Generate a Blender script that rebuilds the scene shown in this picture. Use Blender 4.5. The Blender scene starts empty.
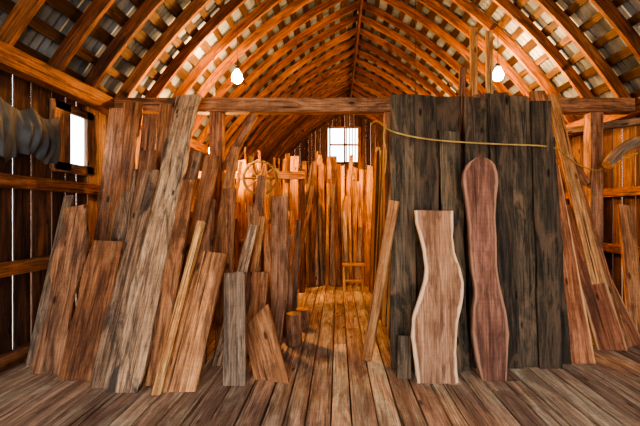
import bpy, math, random
from mathutils import Vector, Matrix, noise
random.seed(7)
R = random.uniform
S = bpy.context.scene
# ---------------------------------------------------------------- materials
def new_mat(name):
    m = bpy.data.materials.new(name); m.use_nodes = True
    nt = m.node_tree
    b = nt.nodes["Principled BSDF"]
    return m, nt, b
def N(nt, t, **k):
    n = nt.nodes.new(t)
    for a, v in k.items(): setattr(n, a, v)
    return n
def ramp(nt, fac, stops):
    r = N(nt, "ShaderNodeValToRGB")
    while len(r.color_ramp.elements) < len(stops): r.color_ramp.elements.new(0.5)
    for e, (p, c) in zip(r.color_ramp.elements, stops):
        e.position = p; e.color = (c[0], c[1], c[2], 1)
    nt.links.new(fac, r.inputs[0]); return r.outputs[0]
def mix(nt, fac, a, b, mode='MIX'):
    m = N(nt, "ShaderNodeMix", data_type='RGBA', blend_type=mode)
    def put(sock, v):
        if hasattr(v, "links"): nt.links.new(v, sock)
        elif isinstance(v, (int, float)): sock.default_value = v
        else: sock.default_value = (v[0], v[1], v[2], 1)
    put(m.inputs[0], fac); put(m.inputs[6], a); put(m.inputs[7], b)
    return m.outputs[2]
def nz(nt, vec, scale3, detail=5, dist=0.0, rough=0.6):
    mp = N(nt, "ShaderNodeMapping"); mp.inputs['Scale'].default_value = scale3
    nt.links.new(vec, mp.inputs[0])
    n = N(nt, "ShaderNodeTexNoise"); n.inputs['Scale'].default_value = 1
    n.inputs['Detail'].default_value = detail; n.inputs['Distortion'].default_value = dist
    n.inputs['Roughness'].default_value = rough
    nt.links.new(mp.outputs[0], n.inputs['Vector']); return n.outputs[0]
def wood(name, dark, light, rough=0.7, blotch=0.5, bcol=(0.03, 0.02, 0.015), edgecol=None, vary=0.5, grain=1.0, pale=0.35, pcol=None, saw=0.2, crack=0.85, patch=1.0, sat=1.05):
    m, nt, b = new_mat(name)
    a = N(nt, "ShaderNodeAttribute", attribute_name="gco"); v = a.outputs['Vector']
    t = N(nt, "ShaderNodeAttribute", attribute_name="tone")
    g1 = nz(nt, v, (20*grain, 20*grain, 1.3), 8, 1.2, 0.7)
    g2 = nz(nt, v, (110, 110, 3), 4, 0.3, 0.7)
    g3 = nz(nt, v, (6*patch, 6*patch, 1.3*patch), 6, 1.5, 0.65)
    g4 = nz(nt, v, (5*patch, 5*patch, 0.9*patch), 6, 1.0, 0.7)
    g5 = nz(nt, v, (38, 38, 0.7), 3, 0.6)
    g6 = nz(nt, v, (4, 4, 60), 2, 0.0)
    mid = [(x+y)*0.46 for x, y in zip(dark, light)]
    col = ramp(nt, g1, [(0.35, dark), (0.48, mid), (0.64, light)])
    pc = pcol or [min(0.85, c*1.35+0.05) for c in light]
    col = mix(nt, ramp(nt, g4, [(0.48, (0,)*3), (0.64, (pale,)*3)]), col, pc)
    col = mix(nt, 0.9, col, ramp(nt, g2, [(0.33, (0.42,)*3), (0.62, (1.12,)*3)]), 'MULTIPLY')
    col = mix(nt, saw, col, ramp(nt, g6, [(0.35, (0.6,)*3), (0.6, (1.1,)*3)]), 'MULTIPLY')
    col = mix(nt, ramp(nt, g3, [(0.49, (0,)*3), (0.62, (blotch,)*3)]), col, bcol)
    ck = ramp(nt, g5, [(0.31, (crack,)*3), (0.38, (0,)*3)])
    col = mix(nt, ck, col, (0.015, 0.009, 0.006))
    mp = N(nt, "ShaderNodeMapping"); mp.inputs['Scale'].default_value = (6.5, 0.5, 2.3); nt.links.new(v, mp.inputs[0])
    vo = N(nt, "ShaderNodeTexVoronoi"); vo.inputs['Scale'].default_value = 1; nt.links.new(mp.outputs[0], vo.inputs['Vector'])
    col = mix(nt, ramp(nt, vo.outputs['Distance'], [(0.07, (0.85,)*3), (0.13, (0,)*3)]), col, [c*0.3 for c in dark])
    if edgecol:
        e = N(nt, "ShaderNodeAttribute", attribute_name="edge")
        ad = N(nt, "ShaderNodeMath", operation='MULTIPLY_ADD'); nt.links.new(g3, ad.inputs[0])
        ad.inputs[1].default_value = 0.5; nt.links.new(e.outputs['Fac'], ad.inputs[2])
        ef = ramp(nt, ad.outputs[0], [(0.0, (0,)*3), (1.0, (1,)*3)])
        sub = N(nt, "ShaderNodeMapRange"); nt.links.new(ad.outputs[0], sub.inputs[0])
        sub.inputs[1].default_value = 1.11; sub.inputs[2].default_value = 1.19; sub.inputs[3].default_value = 0; sub.inputs[4].default_value = 0.8
        col = mix(nt, sub.outputs[0], col, edgecol)
    mr = N(nt, "ShaderNodeMapRange"); nt.links.new(t.outputs['Fac'], mr.inputs[0])
    mr.inputs[3].default_value = 1-vary; mr.inputs[4].default_value = 1+vary
    mh = N(nt, "ShaderNodeMapRange"); nt.links.new(t.outputs['Fac'], mh.inputs[0])
    mh.inputs[3].default_value = 0.490; mh.inputs[4].default_value = 0.501
    hs = N(nt, "ShaderNodeHueSaturation"); nt.links.new(col, hs.inputs['Color'])
    hs.inputs['Saturation'].default_value = sat
    nt.links.new(mr.outputs[0], hs.inputs['Value']); nt.links.new(mh.outputs[0], hs.inputs['Hue'])
    nt.links.new(hs.outputs[0], b.inputs['Base Color'])
    b.inputs['Roughness'].default_value = rough
    b.inputs['Specular IOR Level'].default_value = 0.25
    bp = N(nt, "ShaderNodeBump"); bp.inputs['Strength'].default_value = 0.8; bp.inputs['Distance'].default_value = 0.010
    ad2 = N(nt, "ShaderNodeMath", operation='ADD'); nt.links.new(g1, ad2.inputs[0]); nt.links.new(g2, ad2.inputs[1])
    nt.links.new(ad2.outputs[0], bp.inputs['Height']); nt.links.new(bp.outputs[0], b.inputs['Normal'])
    return m
W_ORANGE = wood("wood_orange", (0.20, 0.085, 0.042), (0.66, 0.34, 0.17), blotch=0.65, bcol=(0.095, 0.048, 0.03))
W_BRIGHT = wood("wood_bright", (0.36, 0.16, 0.068), (0.82, 0.47, 0.22), blotch=0.45, bcol=(0.18, 0.08, 0.038), vary=0.3)
W_BROWN = wood("wood_brown", (0.09, 0.042, 0.027), (0.42, 0.22, 0.125), blotch=0.65, bcol=(0.055, 0.034, 0.024))
W_WEATH = wood("wood_weathered", (0.10, 0.068, 0.048), (0.64, 0.41, 0.25), blotch=0.95, bcol=(0.072, 0.058, 0.048), pale=0.6)
W_GREY = wood("wood_grey", (0.13, 0.095, 0.07), (0.48, 0.34, 0.23), blotch=0.6, bcol=(0.08, 0.06, 0.047))
W_DARK = wood("wood_dark", (0.012, 0.010, 0.008), (0.095, 0.073, 0.050), blotch=0.7, bcol=(0.16, 0.105, 0.067), vary=0.6, pale=0.4, pcol=(0.22,0.16,0.105))
W_RED = wood("wood_red", (0.19, 0.075, 0.037), (0.56, 0.26, 0.135), blotch=0.6, bcol=(0.12, 0.058, 0.036), edgecol=(0.66, 0.42, 0.22))
W_SLAB = wood("wood_slab_walnut", (0.22, 0.115, 0.066), (0.50, 0.295, 0.18), blotch=0.7, bcol=(0.14, 0.075, 0.046), edgecol=(0.80, 0.57, 0.37), vary=0.1, grain=0.55, saw=0.15, crack=0.25, patch=1.3, pale=.45)
W_SLAB2 = wood("wood_slab_cherry", (0.13, 0.055, 0.034), (0.33, 0.155, 0.092), blotch=0.65, bcol=(0.085, 0.042, 0.028), edgecol=(0.38, 0.21, 0.125), vary=0.1, grain=0.55, saw=0.2, crack=0.5, patch=1.3, sat=.95)
W_RAFT = wood("wood_rafter", (0.11, 0.043, 0.021), (0.36, 0.16, 0.074), blotch=0.6, vary=0.4)
W_PURL = wood("wood_purlin", (0.025, 0.015, 0.010), (0.10, 0.056, 0.033), blotch=0.4, pale=.1)
W_SIDE = wood("wood_siding", (0.045, 0.023, 0.014), (0.23, 0.115, 0.065), blotch=0.5, pale=.1)
W_FLOOR = wood("wood_floor", (0.32, 0.20, 0.13), (0.78, 0.54, 0.37), blotch=0.6, bcol=(0.22, 0.14, 0.095), rough=0.6, vary=0.24, pale=0.6, sat=1.0)

m_metal, nt, b = new_mat("roof_metal")
a = N(nt, "ShaderNodeAttribute", attribute_name="gco")
d = nz(nt, a.outputs['Vector'], (1.5, 1, 1.2), 5, 0.5)
d2 = nz(nt, a.outputs['Vector'], (8, 1, 0.8), 4, 0.3)
c = ramp(nt, d, [(0.35, (0.055, 0.07, 0.09)), (0.62, (0.23, 0.28, 0.35))])
c = mix(nt, 0.6, c, ramp(nt, d2, [(0.35, (0.4, 0.39, 0.38)), (0.6, (1, 1, 1))]), 'MULTIPLY')
nt.links.new(c, b.inputs['Base Color']); b.inputs['Metallic'].default_value = 0.2; b.inputs['Roughness'].default_value = 0.5

def simple(name, col, rough=0.6, metal=0, emit=None, es=0):
    m, nt, b = new_mat(name)
    tc = N(nt, "ShaderNodeTexCoord"); n = N(nt, "ShaderNodeTexNoise"); n.inputs['Scale'].default_value = 14
    nt.links.new(tc.outputs['Object'], n.inputs['Vector'])
    cc = ramp(nt, n.outputs[0], [(0.3, [x*0.75 for x in col]), (0.7, [min(1, x*1.15) for x in col])])
    nt.links.new(cc, b.inputs['Base Color'])
    b.inputs['Roughness'].default_value = rough; b.inputs['Metallic'].default_value = metal
    if emit:
        b.inputs['Emission Color'].default_value = (*emit, 1); b.inputs['Emission Strength'].default_value = es
    return m
M_ROPE = simple("rope_fibre", (0.40, 0.27, 0.09), 0.9)
M_TARP = simple("tarp_plastic", (0.055, 0.062, 0.072), 0.65)
M_BULB = simple("bulb_glass", (1, 0.9, 0.7), 0.3, 0, (1.0, 0.53, 0.19), 850)
M_SOCK = simple("bulb_socket", (0.05, 0.04, 0.04), 0.4)
M_GROUND = simple("ground_gravel", (0.60, 0.54, 0.44), 0.9)
M_IRON = simple("wheel_iron", (0.10, 0.07, 0.05), 0.6, 0.4)

# ---------------------------------------------------------------- mesh accumulator
class Acc:
    def __init__(s): s.v=[]; s.f=[]; s.g=[]; s.t=[]; s.e=[]; s.mi=[]; s.mats=[]
    def mid(s, m):
        if m not in s.mats: s.mats.append(m)
        return s.mats.index(m)
    def ring_strip(s, rings, mat=None, tone=0.5):
        mi = s.mid(mat); base = len(s.v); n = len(rings[0])
        for r in rings:
            for p, g, e in r:
                s.v.append(tuple(p)); s.g.append(tuple(g)); s.t.append(tone); s.e.append(e)
        for i in range(len(rings)-1):
            for j in range(n):
                k = (j+1) % n
                s.f.append((base+i*n+j, base+i*n+k, base+(i+1)*n+k, base+(i+1)*n+j)); s.mi.append(mi)
        s.f.append(tuple(base+j for j in reversed(range(n)))); s.mi.append(mi)
        o = base+(len(rings)-1)*n
        s.f.append(tuple(o+j for j in range(n))); s.mi.append(mi)
    def board(s, p0, p1, w, t=0.035, mat=None, n=(0,-1,0), nseg=8, nx=2, wane=0.0, flat=False, prof=None,
              cut=0.0, tone=None, taper=1.0, bow=0.0, ch=0.004):
        p0 = Vector(p0); p1 = Vector(p1); ax = (p1-p0); L = ax.length; ax.normalize()
        nn = Vector(n); nn = nn - ax*nn.dot(ax)
        if nn.length < 1e-4: nn = Vector((1,0,0)) - ax*ax.x
        nn.normalize(); sd = ax.cross(nn)
        off = Vector((R(0,50), R(0,50), R(0,50))); sl = R(0,100); sr = R(0,100)
        if tone is None: tone = R(0,1)
        c = min(ch, t*0.3, w*0.3); rings = []
        for i in range(nseg+1):
            u = i/nseg
            if prof:
                for (ta,la,ra),(tb,lb,rb) in zip(prof, prof[1:]):
                    if ta <= u <= tb+1e-9:
                        k = (u-ta)/max(1e-6,(tb-ta))
                        xl = la+(lb-la)*k; xr = ra+(rb-ra)*k; break
            else:
                h = w/2*(1+(taper-1)*u); xl, xr = -h, h
            if wane:
                xl += wane*(noise.noise(Vector((sl, u*L*2.2, 0)))*1.6+.3*noise.noise(Vector((sl, u*L*9, 4))))
                xr += wane*(noise.noise(Vector((sr, u*L*2.2, 0)))*1.6+.3*noise.noise(Vector((sr, u*L*9, 4))))
            mid = (xl+xr)/2; hw = max(0.002,(xr-xl)/2); cc = min(c, hw*0.5)
            bo = bow*math.sin(u*math.pi)
            pts = []
            for j in range(nx+1):
                q = -1+2*j/nx; pts.append((mid+q*(hw-cc), t/2, abs(q)))
            pts += [(xr, t/2-c, 1.0), (xr, -t/2+c, 1.0)]
            for j in range(nx+1):
                q = 1-2*j/nx; pts.append((mid+q*(hw-cc), -t/2, abs(q)))
            pts += [(xl, -t/2+c, 1.0), (xl, t/2-c, 1.0)]
            ring = []
            for x, y, e in pts:
                along = u*L
                if i == nseg: along += cut*(x-mid)
                P = p0 + ax*along + sd*x + nn*(y+bo)
                if flat and i == 0 and abs(ax.z) > 0.2:
                    P = P + ax*((p0.z-P.z)/ax.z)
                ring.append((P, (x+off.x, y+off.y, along+off.z), e))
            rings.append(ring)
        s.ring_strip(rings, mat=mat, tone=tone)
    def make(s, name, origin=None):
        me = bpy.data.meshes.new(name)
        o = Vector(origin) if origin else Vector((0,0,0))
        me.from_pydata([tuple(Vector(p)-o) for p in s.v], [], s.f)
        for m in s.mats: me.materials.append(m)
        me.polygons.foreach_set("material_index", s.mi)
        at = me.attributes.new("gco", 'FLOAT_VECTOR', 'POINT'); at.data.foreach_set("vector", [c for g in s.g for c in g])
        at = me.attributes.new("tone", 'FLOAT', 'POINT'); at.data.foreach_set("value", s.t)
        at = me.attributes.new("edge", 'FLOAT', 'POINT'); at.data.foreach_set("value", s.e)
        me.update()
        ob = bpy.data.objects.new(name, me); ob.location = o; S.collection.objects.link(ob)
        return ob
def one(name, mat, p0, p1, w, **k):
    a = Acc(); k.setdefault('flat', True); k.setdefault('nseg', 16); k.setdefault('nx', 4)
    a.board(p0, p1, w, mat=mat, **k); return a.make(name, p0)
def beam(name, mat, p0, p1, w, t, **k):
    a = Acc(); a.board(p0, p1, w, t, mat, **k); return a.make(name)

# ---------------------------------------------------------------- barn geometry (metres)
XL, XR, XC, Y0, Y1 = -3.2, 4.2, 0.5, -2.6, 16.0
HS, ZE, ZR, SAG = 3.7, 3.05, 6.25, 0.36
def arch(t, off=0.0):
    cx = HS; rz = ZR-ZE
    L = math.hypot(HS, rz); nx_, nz_ = rz/L, HS/L
    x = cx-cx*t + nx_*SAG*4*t*(1-t); z = rz*t + nz_*SAG*4*t*(1-t)
    dx = -HS + nx_*SAG*4*(1-2*t); dz = rz + nz_*SAG*4*(1-2*t); l = math.hypot(dx, dz)
    return x + dz/l*off, ZE + z - dx/l*off
def zroof(x):
    ax_ = abs(x-XC); best = ZE
    for i in range(200):
        X, Z = arch(i/200)
        if X >= ax_: best = Z
    return best
ARC = sum(math.hypot(arch((i+1)/50)[0]-arch(i/50)[0], arch((i+1)/50)[1]-arch(i/50)[1]) for i in range(50))
# floor
a = Acc(); x = XL
while x < XR:
    w = R(0.15, 0.19); y = Y0 - R(0, 2.5)
    while y < Y1:
        L = R(3.0, 5.0); ya = max(y, Y0); yb = min(y+L, Y1)
        if yb > ya+0.05: a.board((x+w/2, ya+0.003, -0.02), (x+w/2, yb-0.003, -0.02), w-R(.006,.014), 0.04, W_FLOOR, n=(0,0,1), nseg=3, nx=1, ch=0.005)
        y += L
    x += w
a.board(((XL+XR)/2, Y0, -0.10), ((XL+XR)/2, Y1, -0.10), XR-XL, 0.05, W_DARK, n=(0,0,1), nseg=2)
a.make("floor")
me = bpy.data.meshes.new("ground"); me.from_pydata([(-40,-40,-0.35),(40,-40,-0.35),(40,60,-0.35),(-40,60,-0.35)], [], [(0,1,2,3)])
me.materials.append(M_GROUND); S.collection.objects.link(bpy.data.objects.new("ground", me))
def side_wall(name, X, hole, sgn):
    a = Acc(); y = Y0
    while y < Y1:
        w = R(0.17, 0.27); g = R(0.008, 0.022) if R(0,1)<.85 else R(.04,.06)
        yc = y+w/2
        def seg(z0, z1): a.board((X, yc, z0), (X, yc, z1), w-g, 0.02, W_SIDE, n=(sgn,0,0), nseg=4, nx=1)
        done = False
        for (ya, yb, za, zb) in hole:
            if yc > ya and yc < yb:
                seg(-0.1, za); seg(zb, ZE+0.1); done = True
        if not done: seg(-0.1, ZE+0.1)
        y += w
    xi = X + sgn*0.07
    for z in (0.08, 0.96, 1.81): a.board((xi, Y0, z), (xi, Y1, z), 0.13, 0.10, W_RAFT, n=(sgn,0,0), nseg=8, tone=0.8)
    for Y in (1.0, -1.5, 7.2, 9.6, 12, 14.4): a.board((X+sgn*.16, Y, 0), (X+sgn*.16, Y, 2.85), 0.16, 0.14, W_BROWN)
    # top plate
    a.board((X+sgn*.14, Y0, 2.96), (X+sgn*.14, Y1, 2.96), 0.16, 0.20, W_RAFT, n=(0,0,1), tone=0.8)
    a.make(name)
side_wall("wall_left", XL-0.06, [(4.12, 4.55, 2.05, 2.72)], 1)
side_wall("wall_right", XR+0.06, [], -1)
def gable(name, Y, hole, dens, n):
    a = Acc(); x = XL
    while x < XR:
        w = R(0.15, 0.24); g = R(*dens); xc = x+w/2
        zt = min(zroof(x+0.02), zroof(x+w-0.02))+.05
        hx0, hx1, hz0, hz1 = hole
        if hx0 < xc < hx1:
            if hz0 > 0: a.board((xc,Y,-0.1),(xc,Y,hz0), w-g, 0.025, W_SIDE, n=n, nseg=4, nx=1)
            if zt > hz1: a.board((xc,Y,hz1),(xc,Y,zt), w-g, 0.025, W_SIDE, n=n, nseg=4, nx=1)
        else: a.board((xc,Y,-0.1),(xc,Y,zt), w-g, 0.025, W_SIDE, n=n, nseg=4, nx=1, cut=0)
        x += w
    for sg in (-1,1):
        for i in range(12):
            A=arch(i/12,-.02); B=arch((i+1)/12,-.02)
            a.board((XC+sg*A[0],Y+n[1]*.03,A[1]),(XC+sg*B[0],Y+n[1]*.03,B[1]),.26,.025,W_SIDE,n=n,nseg=1,nx=1,tone=.4)
    return a
gable("wall_back", Y1, (-0.35, 0.95, 3.75, 5.3), (0.0, 0.004), (0,-1,0)).make("wall_back")
gable("wall_front", Y0, (-2.9, 3.9, 0, 4.3), (0.004, 0.01), (0,1,0)).make("wall_front")
a = Acc()
for p0, p1 in [((-0.36,15.90,3.75),(0.98,15.90,3.75)),((-0.36,15.90,5.33),(0.98,15.90,5.33)),((-0.36,15.90,3.75),(-0.36,15.90,5.33)),((0.98,15.90,3.75),(0.98,15.90,5.33)),((0.3,15.90,3.75),(0.3,15.90,5.33)),((-0.36,15.90,4.55),(0.98,15.90,4.55))]:
    a.board(p0, p1, 0.08, 0.05, W_BROWN, nseg=2, nx=1)
for i in range(5): a.board((0.38+i*.13,15.88,3.75),(0.38+i*.13,15.88,5.33),.05,.03,W_GREY,nseg=2,nx=1)
a.make("window_1")
a = Acc()
for p0, p1, w_ in [((-3.2,4.0,2.03),(-3.2,4.62,2.03),.12),((-3.2,4.0,2.74),(-3.2,4.62,2.74),.1),((-3.2,4.10,2.0),(-3.2,4.10,2.78),.26),((-3.2,4.60,2.0),(-3.2,4.60,2.78),.18)]:
    a.board(p0, p1, w_, 0.05, W_BROWN, n=(1,0,0), nseg=2, nx=1)
a.make("window_2")
# roof
a = Acc(); mi = a.mid(m_metal)
NT = 24
for sg in (-1, 1):
    base = len(a.v); ny = 400
    for iy in range(ny+1):
        y = Y0-0.3 + (Y1-Y0+0.6)*iy/ny
        o = 0.024*(iy%2)
        for it in range(NT+1):
            t = it/NT*1.0 - 0.03*(it==0); X, Z = arch(t, 0.06+o)
            if it == NT: X = 0
            a.v.append((XC+sg*X, y, Z)); a.g.append((y, 0, t*ARC)); a.t.append(0.5); a.e.append(0)
    for iy in range(ny):
        for it in range(NT):
            q = [base+iy*(NT+1)+it, base+iy*(NT+1)+it+1, base+(iy+1)*(NT+1)+it+1, base+(iy+1)*(NT+1)+it]
            a.f.append(tuple(q)); a.mi.append(mi)
a.make("ceiling")
a = Acc()
npur = int(ARC/0.30)
for sg in (-1, 1):
    for i in range(npur+1):
        t = (i+0.25)/(npur+0.5); X, Z = arch(t, 0.035); X2, Z2 = arch(t, 0.1); n = Vector((sg*(X2-X), 0, Z2-Z))
        y = Y0
        while y < Y1:
            y2 = min(y+R(3,5), Y1)
            a.board((XC+sg*X, y, Z), (XC+sg*X, y2, Z), R(0.09,0.16), 0.025, W_PURL, n=n, nseg=2, nx=1); y = y2
a.make("roof_purlins")
a = Acc()
y = Y0+0.1
while y < Y1:
    for sg in (-1, 1):
        off = Vector((R(0,50), R(0,50), R(0,50))); rings = []; th = 0.05; dep = 0.15; tone = R(0,1); yy = y + R(-0.03,0.03)
        for i in range(19):
            t = i/18*0.995; Xo, Zo = arch(t, 0.02); Xi, Zi = arch(t, 0.02-dep)
            Xi = max(Xi, 0.0); s = t*ARC
            rings.append([(Vector((XC+sg*Xo, yy-th/2, Zo)), (off.x, off.y, off.z+s), 1), (Vector((XC+sg*Xo, yy+th/2, Zo)), (off.x+th, off.y, off.z+s), 1),
                          (Vector((XC+sg*Xi, yy+th/2, Zi)), (off.x+th, off.y+dep, off.z+s), 1), (Vector((XC+sg*Xi, yy-th/2, Zi)), (off.x, off.y+dep, off.z+s), 1)])
        a.ring_strip(rings, mat=W_RAFT, tone=tone)
    y += 0.58
a.make("roof_rafters")
# timber frame
beam("tie_beam", W_BROWN, (XL+.17, 4.90, 2.97), (XR-.17, 4.90, 2.97), 0.19, 0.16, nseg=10, tone=0.9)
for X in (-2.9, -1.66, 0.72, 3.52): beam("timber_post", W_BROWN, (X, 4.90, 0), (X, 4.90, 2.87), 0.17, 0.15, tone=0.8)
beam("knee_brace", W_BROWN, (3.40, 4.88, 1.9), (2.75, 4.88, 2.85), 0.10, 0.10, nseg=3, tone=0.7)
beam("knee_brace", W_BROWN, (-1.55, 4.88, 2.1), (-1.15, 4.88, 2.85), 0.10, 0.08, nseg=3, tone=0.7)
beam("lumber_rack_rail", W_ORANGE, (-2.9, 6.62, 2.2), (-0.62, 6.62, 2.2), 0.14, 0.09, tone=0.35)
for X in (-2.8, -0.68): beam("rack_post", W_BROWN, (X, 6.74, 0), (X, 6.74, 2.3), 0.1, 0.1)
beam("ridge_board", W_RAFT, (XC, Y0+.05, 6.0), (XC, Y1-.05, 6.0), 0.05, 0.22, n=(0,0,1))

# ---------------------------------------------------------------- leaning boards, left
LB = [
 (W_GREY, (-3.02,3.50), (-3.06,4.05,1.70), .10, .03, {}),
 (W_BROWN,(-2.70,3.32), (-2.86,3.92,1.57), .30, .045, dict(wane=.05,tone=1,cut=.1)),
 (W_ORANGE,(-2.33,3.20), (-2.40,3.72,1.20), .33, .045, dict(wane=.03,tone=.3,cut=-.1)),
 (W_WEATH,(-2.05,3.06), (-2.07,3.95,1.97), .17, .04, dict(tone=.35)),
 (W_WEATH,(-1.80,2.99), (-1.93,4.62,3.02), .27, .05, dict(tone=.7,wane=.03,taper=1.1)),
 (W_ORANGE,(-1.60,3.10), (-1.66,3.95,1.86), .15, .04, dict(tone=.5)),
 (W_BRIGHT,(-1.50,2.95), (-1.39,3.62,1.41), .075,.05, dict(tone=.8)),
 (W_ORANGE,(-1.33,3.00), (-1.25,3.56,1.10), .27, .045, dict(tone=.75,cut=-.05)),
 (W_GREY, (-0.90,3.10), (-1.00,3.45,0.92), .20, .04, dict(tone=.4)),
 (W_ORANGE,(-0.60,3.20), (-0.82,3.58,0.46), .30, .05, dict(tone=.5,cut=.4)),
 (W_ORANGE,(-0.92,3.80), (-0.92,4.10,0.82), .24, .045, dict(tone=.4)),
 (W_BROWN,(-0.70,4.30), (-0.78,4.75,1.72), .22, .04, dict(tone=.9)),
 (W_BROWN, (-0.66,3.75), (-0.62,3.9,0.55), .10, .05, dict(tone=.6)),
 (W_BROWN,(-2.90,4.20), (-2.90,4.70,2.88), .22, .04, dict(tone=.8)),
 (W_ORANGE,(-2.66,4.05), (-2.70,4.68,2.95), .24, .04, dict(tone=.3,wane=.02)),
 (W_BROWN,(-2.42,4.15), (-2.47,4.70,2.80), .20, .04, dict(tone=.7)),
 (W_ORANGE,(-2.22,4.15), (-2.24,4.70,2.93), .22, .04, dict(tone=.4)),
 (W_BROWN,(-2.03,4.05), (-2.08,4.68,2.97), .18, .04, dict(tone=.9)),
 (W_GREY, (-2.55,4.00), (-2.60,4.50,2.05), .16, .04, dict(tone=.5,wane=.03)),
 (W_WEATH,(-2.42,3.65), (-2.52,4.35,1.75), .24, .04, dict(tone=.4,wane=.03)),
 (W_BROWN,(-2.20,3.60), (-2.28,4.30,2.25), .20, .04, dict(tone=.7,wane=.02)),
 (W_WEATH,(-1.95,3.60), (-1.75,4.35,2.25), .20, .04, dict(tone=.3)),
 (W_ORANGE,(-1.72,3.70), (-1.55,4.40,2.20), .18, .04, dict(tone=.3)),
 (W_BROWN,(-1.42,3.55), (-1.58,4.30,1.65), .20, .04, dict(tone=.8)),
 (W_ORANGE,(-1.55,4.00), (-1.33,4.60,2.35), .12, .04, dict(tone=.5)),
 (W_ORANGE,(-1.22,3.75), (-1.34,4.40,1.80), .16, .04, dict(tone=.3)),
 (W_WEATH,(-1.18,3.50), (-1.02,4.30,1.35), .12, .04, dict(tone=.6)),
 (W_BRIGHT,(-1.05,3.95), (-0.96,4.50,1.45), .09, .04, dict(tone=.3)),
 (W_ORANGE,(-0.98,4.25), (-1.12,4.70,1.60), .15, .04, dict(tone=.6)),
 (W_BRIGHT,(-1.30,4.20), (-1.42,4.72,2.05), .10, .04, dict(tone=.5)),
 (W_BROWN,(-1.12,4.35), (-1.02,4.78,2.0), .11, .04, dict(tone=.9)),
 (W_ORANGE,(-0.86,4.45), (-0.94,4.80,1.35), .12, .04, dict(tone=.8)),
]
for m, bs, tp, w, t, k in LB:
    one("leaning_board", m, (bs[0], bs[1], 0.002), tp, w, t=t, **k)
def row(name, specs):
    a = Acc()
    for (x0,x1,y0,y1,h0,h1,w0,w1,n,mats,lean,dxm) in specs:
        for i in range(n):
            u = (i+0.5)/n; x = x0+(x1-x0)*u+R(-.02,.02); y = y0+(y1-y0)*R(0,1); h = R(h0,h1)
            a.board((x,y,0.002),(x+R(-dxm,dxm), y+lean*R(.6,1.2), h), R(w0,w1), R(.025,.045), random.choice(mats), flat=True, nseg=6, nx=2, wane=.012, cut=R(-.3,.3), bow=R(-.02,.02))
    return a.make(name)
OB=[W_ORANGE,W_BRIGHT,W_ORANGE,W_BROWN,W_GREY]
row("lumber_stack", [(-2.7,-.9,5.0,5.6,1.3,1.9,.07,.18,20,OB,.45,.14),
                     (-1.5,-.62,5.1,5.6,.9,1.6,.05,.13,12,OB,.4,.14),
                     (-2.4,-.7,5.7,6.0,1.4,2.4,.03,.06,14,OB,.3,.35)])
row("lumber_stack", [(-2.7,-.7,6.95,7.3,1.8,2.7,.07,.17,22,OB,.3,.12),(-2.4,-.6,7.5,8,2.2,3.0,.03,.06,12,OB,.3,.4)])
row("lumber_stack", [(-.70,.66,7.5,7.7,2.1,2.85,.07,.15,17,[W_BRIGHT,W_ORANGE,W_ORANGE,W_BROWN],.3,.07),
                     (-.66,.62,7.25,7.4,1.1,2.2,.05,.12,14,[W_BRIGHT,W_ORANGE,W_GREY],.22,.10)])
row("lumber_stack", [(-2.9,2.8,9.2,10.2,2.5,3.35,.07,.18,48,OB,.3,.12)])
a = Acc(); y = 3.75
while y < 7.0:
    a.board((0.62+R(0,.05), y, 0.002), (0.72+R(0,.06), y+R(-.02,.08), R(2.3,2.85)), R(.10,.2), .04, random.choice([W_DARK,W_BROWN,W_DARK,W_GREY]), n=(-1,-0.2,0), flat=True, nseg=5)
    y += R(.15,.22)
a.make("lumber_stack")
# ---------------------------------------------------------------- dark board wall, right
DK = [(0.66,.25,2.72,W_DARK,.9,3.42),(0.92,.24,2.72,W_DARK,.5,3.45),(1.15,.22,2.33,W_DARK,1,3.38),(1.17,.25,2.74,W_DARK,.3,3.55),(1.42,.25,2.70,W_DARK,.6,3.46),
      (1.66,.22,2.74,W_DARK,.45,3.44),(1.87,.21,2.72,W_DARK,.8,3.47),(2.08,.22,2.66,W_DARK,.5,3.44),(0.80,.2,2.66,W_DARK,.4,3.56),(1.55,.2,2.78,W_BROWN,.2,3.58),(2.25,.16,2.3,W_DARK,.4,3.55)]
for x,w,h,m,tn,y in DK:
    one("barn_board", m, (x-R(0,.03), y, 0.002), (x+R(-.02,.03), y+.26, h), w, t=.04, wane=.015, tone=tn, cut=R(-.15,.15))
row("lumber_stack", [(.85,2.3,3.95,4.2,2.3,2.68,.16,.24,8,[W_DARK,W_BROWN],.2,.03)])
one("stud", W_BRIGHT, (1.78,4.58,0.002), (1.76,4.62,3.90), .085, t=.05, tone=.6)
one("stud", W_BRIGHT, (1.99,4.58,0.002), (1.96,4.62,3.86), .085, t=.05, tone=.3)
one("stud", W_BROWN, (1.62,4.60,0.002), (1.63,4.66,3.40), .08, t=.05, tone=.4)
def slab(name, mat, base, top, px, t):
    (bx, by), (tx, ty, tz) = base, top
    a = Acc(); a.board((bx,by,0.002),(tx,ty,tz), .3, t, mat, flat=True, nseg=60, nx=14, prof=px, tone=.5, wane=.014, ch=.008)
    return a.make(name, (bx,by,0))
slab("live_edge_slab", W_SLAB, (0.875,3.15), (0.90,3.34,1.52),
     [(0,-.185,.19),(.07,-.20,.18),(.16,-.215,.175),(.25,-.23,.185),(.36,-.215,.20),(.48,-.155,.24),(.57,-.115,.255),(.65,-.09,.235),(.75,-.10,.18),(.84,-.13,.165),(.93,-.175,.18),(1,-.19,.185)], .05)
slab("live_edge_slab", W_SLAB2, (1.385,3.20), (1.385,3.38,2.02),
     [(0,-.10,.12),(.05,-.13,.13),(.12,-.155,.145),(.2,-.17,.165),(.3,-.165,.15),(.4,-.14,.11),(.5,-.155,.075),(.6,-.16,.07),(.7,-.175,.075),(.8,-.19,.10),(.88,-.215,.125),(.93,-.205,.12),(.97,-.165,.09),(.99,-.12,.05),(1,-.08,0.0)], .06)
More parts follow.
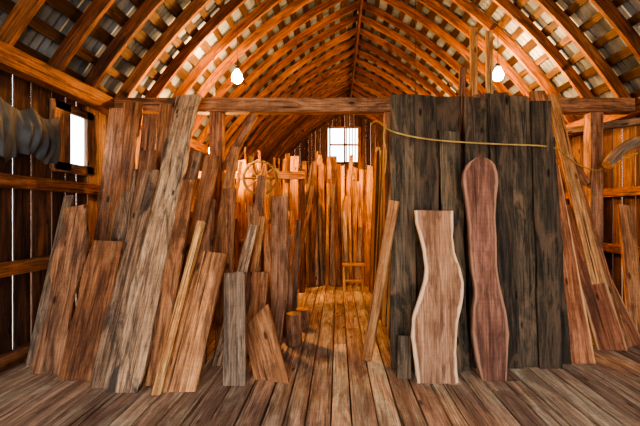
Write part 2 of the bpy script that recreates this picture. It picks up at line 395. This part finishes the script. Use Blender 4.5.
one("leaning_board", W_BRIGHT, (0.29,3.62,0.002), (0.55,3.46,1.62), .10, t=.04, tone=.0, n=(-.5,-1,0))
one("leaning_board", W_DARK, (0.60,3.24,0.002), (0.62,3.34,.35), .13, t=.05, tone=.9)
# ---------------------------------------------------------------- right end boards
RB = [(W_RED,(2.40,3.56),(2.56,4.30,2.08),.34,.045,dict(taper=.6,tone=.6)),
 (W_ORANGE,(2.75,4.00),(2.62,4.68,3.10),.20,.04,dict(tone=.6)),
 (W_BRIGHT,(3.05,3.95),(2.80,4.66,3.05),.15,.04,dict(tone=.4)),
 (W_ORANGE,(3.20,4.00),(2.95,4.60,2.20),.20,.04,dict(tone=.3)),
 (W_RED,(3.00,3.90),(2.85,4.40,1.60),.32,.045,dict(tone=.3)),
 (W_RED,(3.35,4.05),(3.05,4.60,1.35),.24,.045,dict(tone=.2)),
 (W_ORANGE,(3.62,4.30),(3.84,4.75,1.60),.2,.04,dict(tone=.6)),
 (W_BRIGHT,(3.75,5.05),(3.86,5.4,1.9),.12,.04,dict(tone=.6)),]
for m, bs, tp, w, t, k in RB: one("leaning_board", m, (bs[0],bs[1],0.002), tp, w, t=t, **k)
row("lumber_stack", [(2.7,3.85,5.4,6.2,1.5,2.6,.06,.15,24,OB,.4,.18),(2.6,3.9,6.5,6.9,2.4,2.8,.06,.15,12,[W_BROWN,W_ORANGE],.2,.08)])

def log(name, pts, r, mat=W_BROWN, tone=.7):
    a = Acc(); pts=[Vector(p) for p in pts]; sd = R(0,50); n=12; rings=[]
    def pos(k):
        if len(pts)==2: return pts[0].lerp(pts[1],k)
        return pts[0]*(1-k)**2+pts[1]*2*k*(1-k)+pts[2]*k*k
    ax0=(pts[-1]-pts[0]).normalized(); u0=ax0.orthogonal().normalized()
    for i in range(n+1):
        k=i/n; c=pos(k); ax=(pos(min(1,k+.01))-pos(max(0,k-.01))).normalized(); u=(u0-ax*u0.dot(ax)).normalized(); v=ax.cross(u); ring=[]
        for j in range(24):
            an=j/24*2*math.pi; rr=r*(1+.14*noise.noise(Vector((math.cos(an)*2+sd, math.sin(an)*2, k*2.5))))
            if i in (0,n): rr*=.95
            ring.append((c+u*math.cos(an)*rr+v*math.sin(an)*rr,(math.cos(an)*rr,math.sin(an)*rr,k*.6),1))
        rings.append(ring)
    a.ring_strip(rings, mat=mat, tone=tone); mi=a.mid(W_BRIGHT); a.mi[-1]=mi; a.mi[-2]=mi
    return a.make(name)
log("log_round", [(-0.50,4.05,0.004),(-0.50,4.05,0.36)],.09)
log("log_round", [(-0.46,4.6,0.004),(-0.46,4.6,0.26)],.09)
log("curved_log", [(3.50,4.62,2.12),(3.75,4.68,2.42),(4.02,4.70,2.44)],.07,W_GREY,.6)
beam("diagonal_brace", W_GREY, (3.98,4.3,2.65),(3.3,5.4,2.72),.09,.07,nseg=3)
# wagon wheel hung on the rack in the left background
a = Acc(); C=Vector((-1.42,6.48,2.14)); rw=.30
rings=[]
for k in range(33):
    an=k/32*2*math.pi; d=Vector((math.cos(an),0,math.sin(an)))
    rings.append([(C+d*(rw+x)+Vector((0,y,0)),(x,y,an*rw),0) for x,y in ((-.02,-.02),(.02,-.02),(.02,.02),(-.02,.02))])
a.ring_strip(rings, mat=W_DARK, tone=.9)
for k in range(10):
    an=k/10*2*math.pi; d=Vector((math.cos(an),0,math.sin(an))); a.board(C+d*.05, C+d*(rw-.01), .025,.025,W_DARK,nseg=2,nx=1,tone=.9)
rings=[]
for y in (-.07,-.06,.06,.07):
    r_=.055 if abs(y)<.065 else .04
    rings.append([(C+Vector((r_*math.cos(q/16*6.2832),y,r_*math.sin(q/16*6.2832))),(0,0,y),0) for q in range(16)])
a.ring_strip(rings, mat=M_IRON)
a.make("wagon_wheel")
a = Acc()
a.board((0.08,6.9,.50),(0.52,6.9,.50),.26,.035,W_BRIGHT,n=(0,0,1),nseg=2)
for x in (.12,.48):
    for y in (6.80,7.0): a.board((x,y,0.002),(x,y,.48),.05,.04,W_BRIGHT,nseg=2)
a.board((0.12,6.8,.2),(0.48,6.8,.2),.05,.03,W_BRIGHT,nseg=2)
a.make("sawhorse_bench")
def rope(name, pts, r=.008):
    cu = bpy.data.curves.new(name, 'CURVE'); cu.dimensions='3D'; sp=cu.splines.new('NURBS'); sp.points.add(len(pts)-1)
    for p,q in zip(sp.points, pts): p.co=(*q,1)
    sp.use_endpoint_u=True; sp.order_u=3; cu.bevel_depth=r; cu.bevel_resolution=3; cu.materials.append(M_ROPE)
    ob=bpy.data.objects.new(name,cu); S.collection.objects.link(ob)
rope("rope", [(.47,5.0,2.75),(.45,4.2,2.62),(.50,3.55,2.33),(.62,3.52,2.28),(.9,3.54,2.23),(1.3,3.54,2.20),(1.75,3.54,2.18),(2.15,3.6,2.18),(2.6,4.1,2.2),(3.0,4.5,2.12),(3.45,4.72,2.05),(3.52,4.74,2.10),(4.0,4.75,2.3)])
rope("rope", [(.50,3.62,2.40),(.44,3.6,2.3),(.50,3.58,2.12),(.47,3.58,1.9)], .007)
# draped tarp hanging in vertical folds from the wall
me = bpy.data.meshes.new("tarp"); vs=[]; fs=[]; nu,nv=120,40
for i in range(nu+1):
    for j in range(nv+1):
        u=i/nu; v=j/nv
        y=2.9+u*1.0
        z=2.56-.07*abs(math.sin(u*math.pi*3))*(1-v)-v*(.52+.10*noise.noise(Vector((u*4,0,9)))+.03*noise.noise(Vector((u*14,0,2))))
        fold=noise.noise(Vector((u*8+.35*math.sin(v*3),v*.9,0)))+.5*noise.noise(Vector((u*19,v*1.6,5)))
        x=-3.07+.09*fold*(.35+.65*v)+.05*math.sin(v*math.pi)
        vs.append((x,y,z))
for i in range(nu):
    for j in range(nv):
        p=i*(nv+1)+j; fs.append((p,p+1,p+nv+2,p+nv+1))
me.from_pydata(vs,[],fs); me.materials.append(M_TARP)
for p in me.polygons: p.use_smooth=True
ob=bpy.data.objects.new("tarp",me); S.collection.objects.link(ob)

def bulb(x,y,z,ztop):
    import bmesh
    bm=bmesh.new(); k_=1.5
    prof=[(.001,-.075),(.03,-.068),(.052,-.045),(.06,-.015),(.055,.015),(.038,.045),(.024,.065),(.022,.075)]
    prof=[(r*k_,h*k_) for r,h in prof]
    prof2=[(.033,.11),(.038,.115),(.038,.17),(.014,.18),(.006,.19),(.006,ztop-z)]
    def rev(pr,mi):
        rings=[[bm.verts.new((r*math.cos(k/16*6.2832),r*math.sin(k/16*6.2832),h)) for k in range(16)] for r,h in pr]
        for A,B in zip(rings,rings[1:]):
            for k in range(16):
                f=bm.faces.new((A[k],A[(k+1)%16],B[(k+1)%16],B[k])); f.material_index=mi; f.smooth=True
    rev(prof,0); rev(prof2,1)
    me=bpy.data.meshes.new("bulb_or_fill_light"); bm.to_mesh(me); bm.free(); me.materials.append(M_BULB); me.materials.append(M_SOCK)
    ob=bpy.data.objects.new("bulb_or_fill_light",me); ob.location=(x,y,z); S.collection.objects.link(ob)
for x,y,z in [(-1.7,6.0,3.8),(2.7,6.0,3.84),(2.1,9.6,3.7),(2.2,13,3.9),(1.35,6.2,2.9),(-2.16,6.2,2.6)]:  # first pair hangs in view; the rest are added unseen to light the back
    bulb(x,y,z,zroof(x)-.05)

w = bpy.data.worlds.new("World"); S.world = w; w.use_nodes = True
bg = w.node_tree.nodes['Background']; bg.inputs[0].default_value=(0.92,0.96,1.0,1); bg.inputs[1].default_value=5.4
su = bpy.data.lights.new("sun",'SUN'); su.energy=16; su.angle=.01; su.color=(1,.89,.75)
so = bpy.data.objects.new("sun", su); so.rotation_euler=(math.radians(42),0,math.radians(8)); S.collection.objects.link(so)
cam = bpy.data.cameras.new("Camera"); cam.lens=20; cam.sensor_width=36; cam.shift_x=-0.028; cam.clip_start=.05
co = bpy.data.objects.new("Camera", cam); co.location=(0,0,1.5); co.rotation_euler=(math.radians(90),0,0)
S.collection.objects.link(co); S.camera = co
S.view_settings.view_transform='AgX'
S.view_settings.look='AgX - High Contrast'
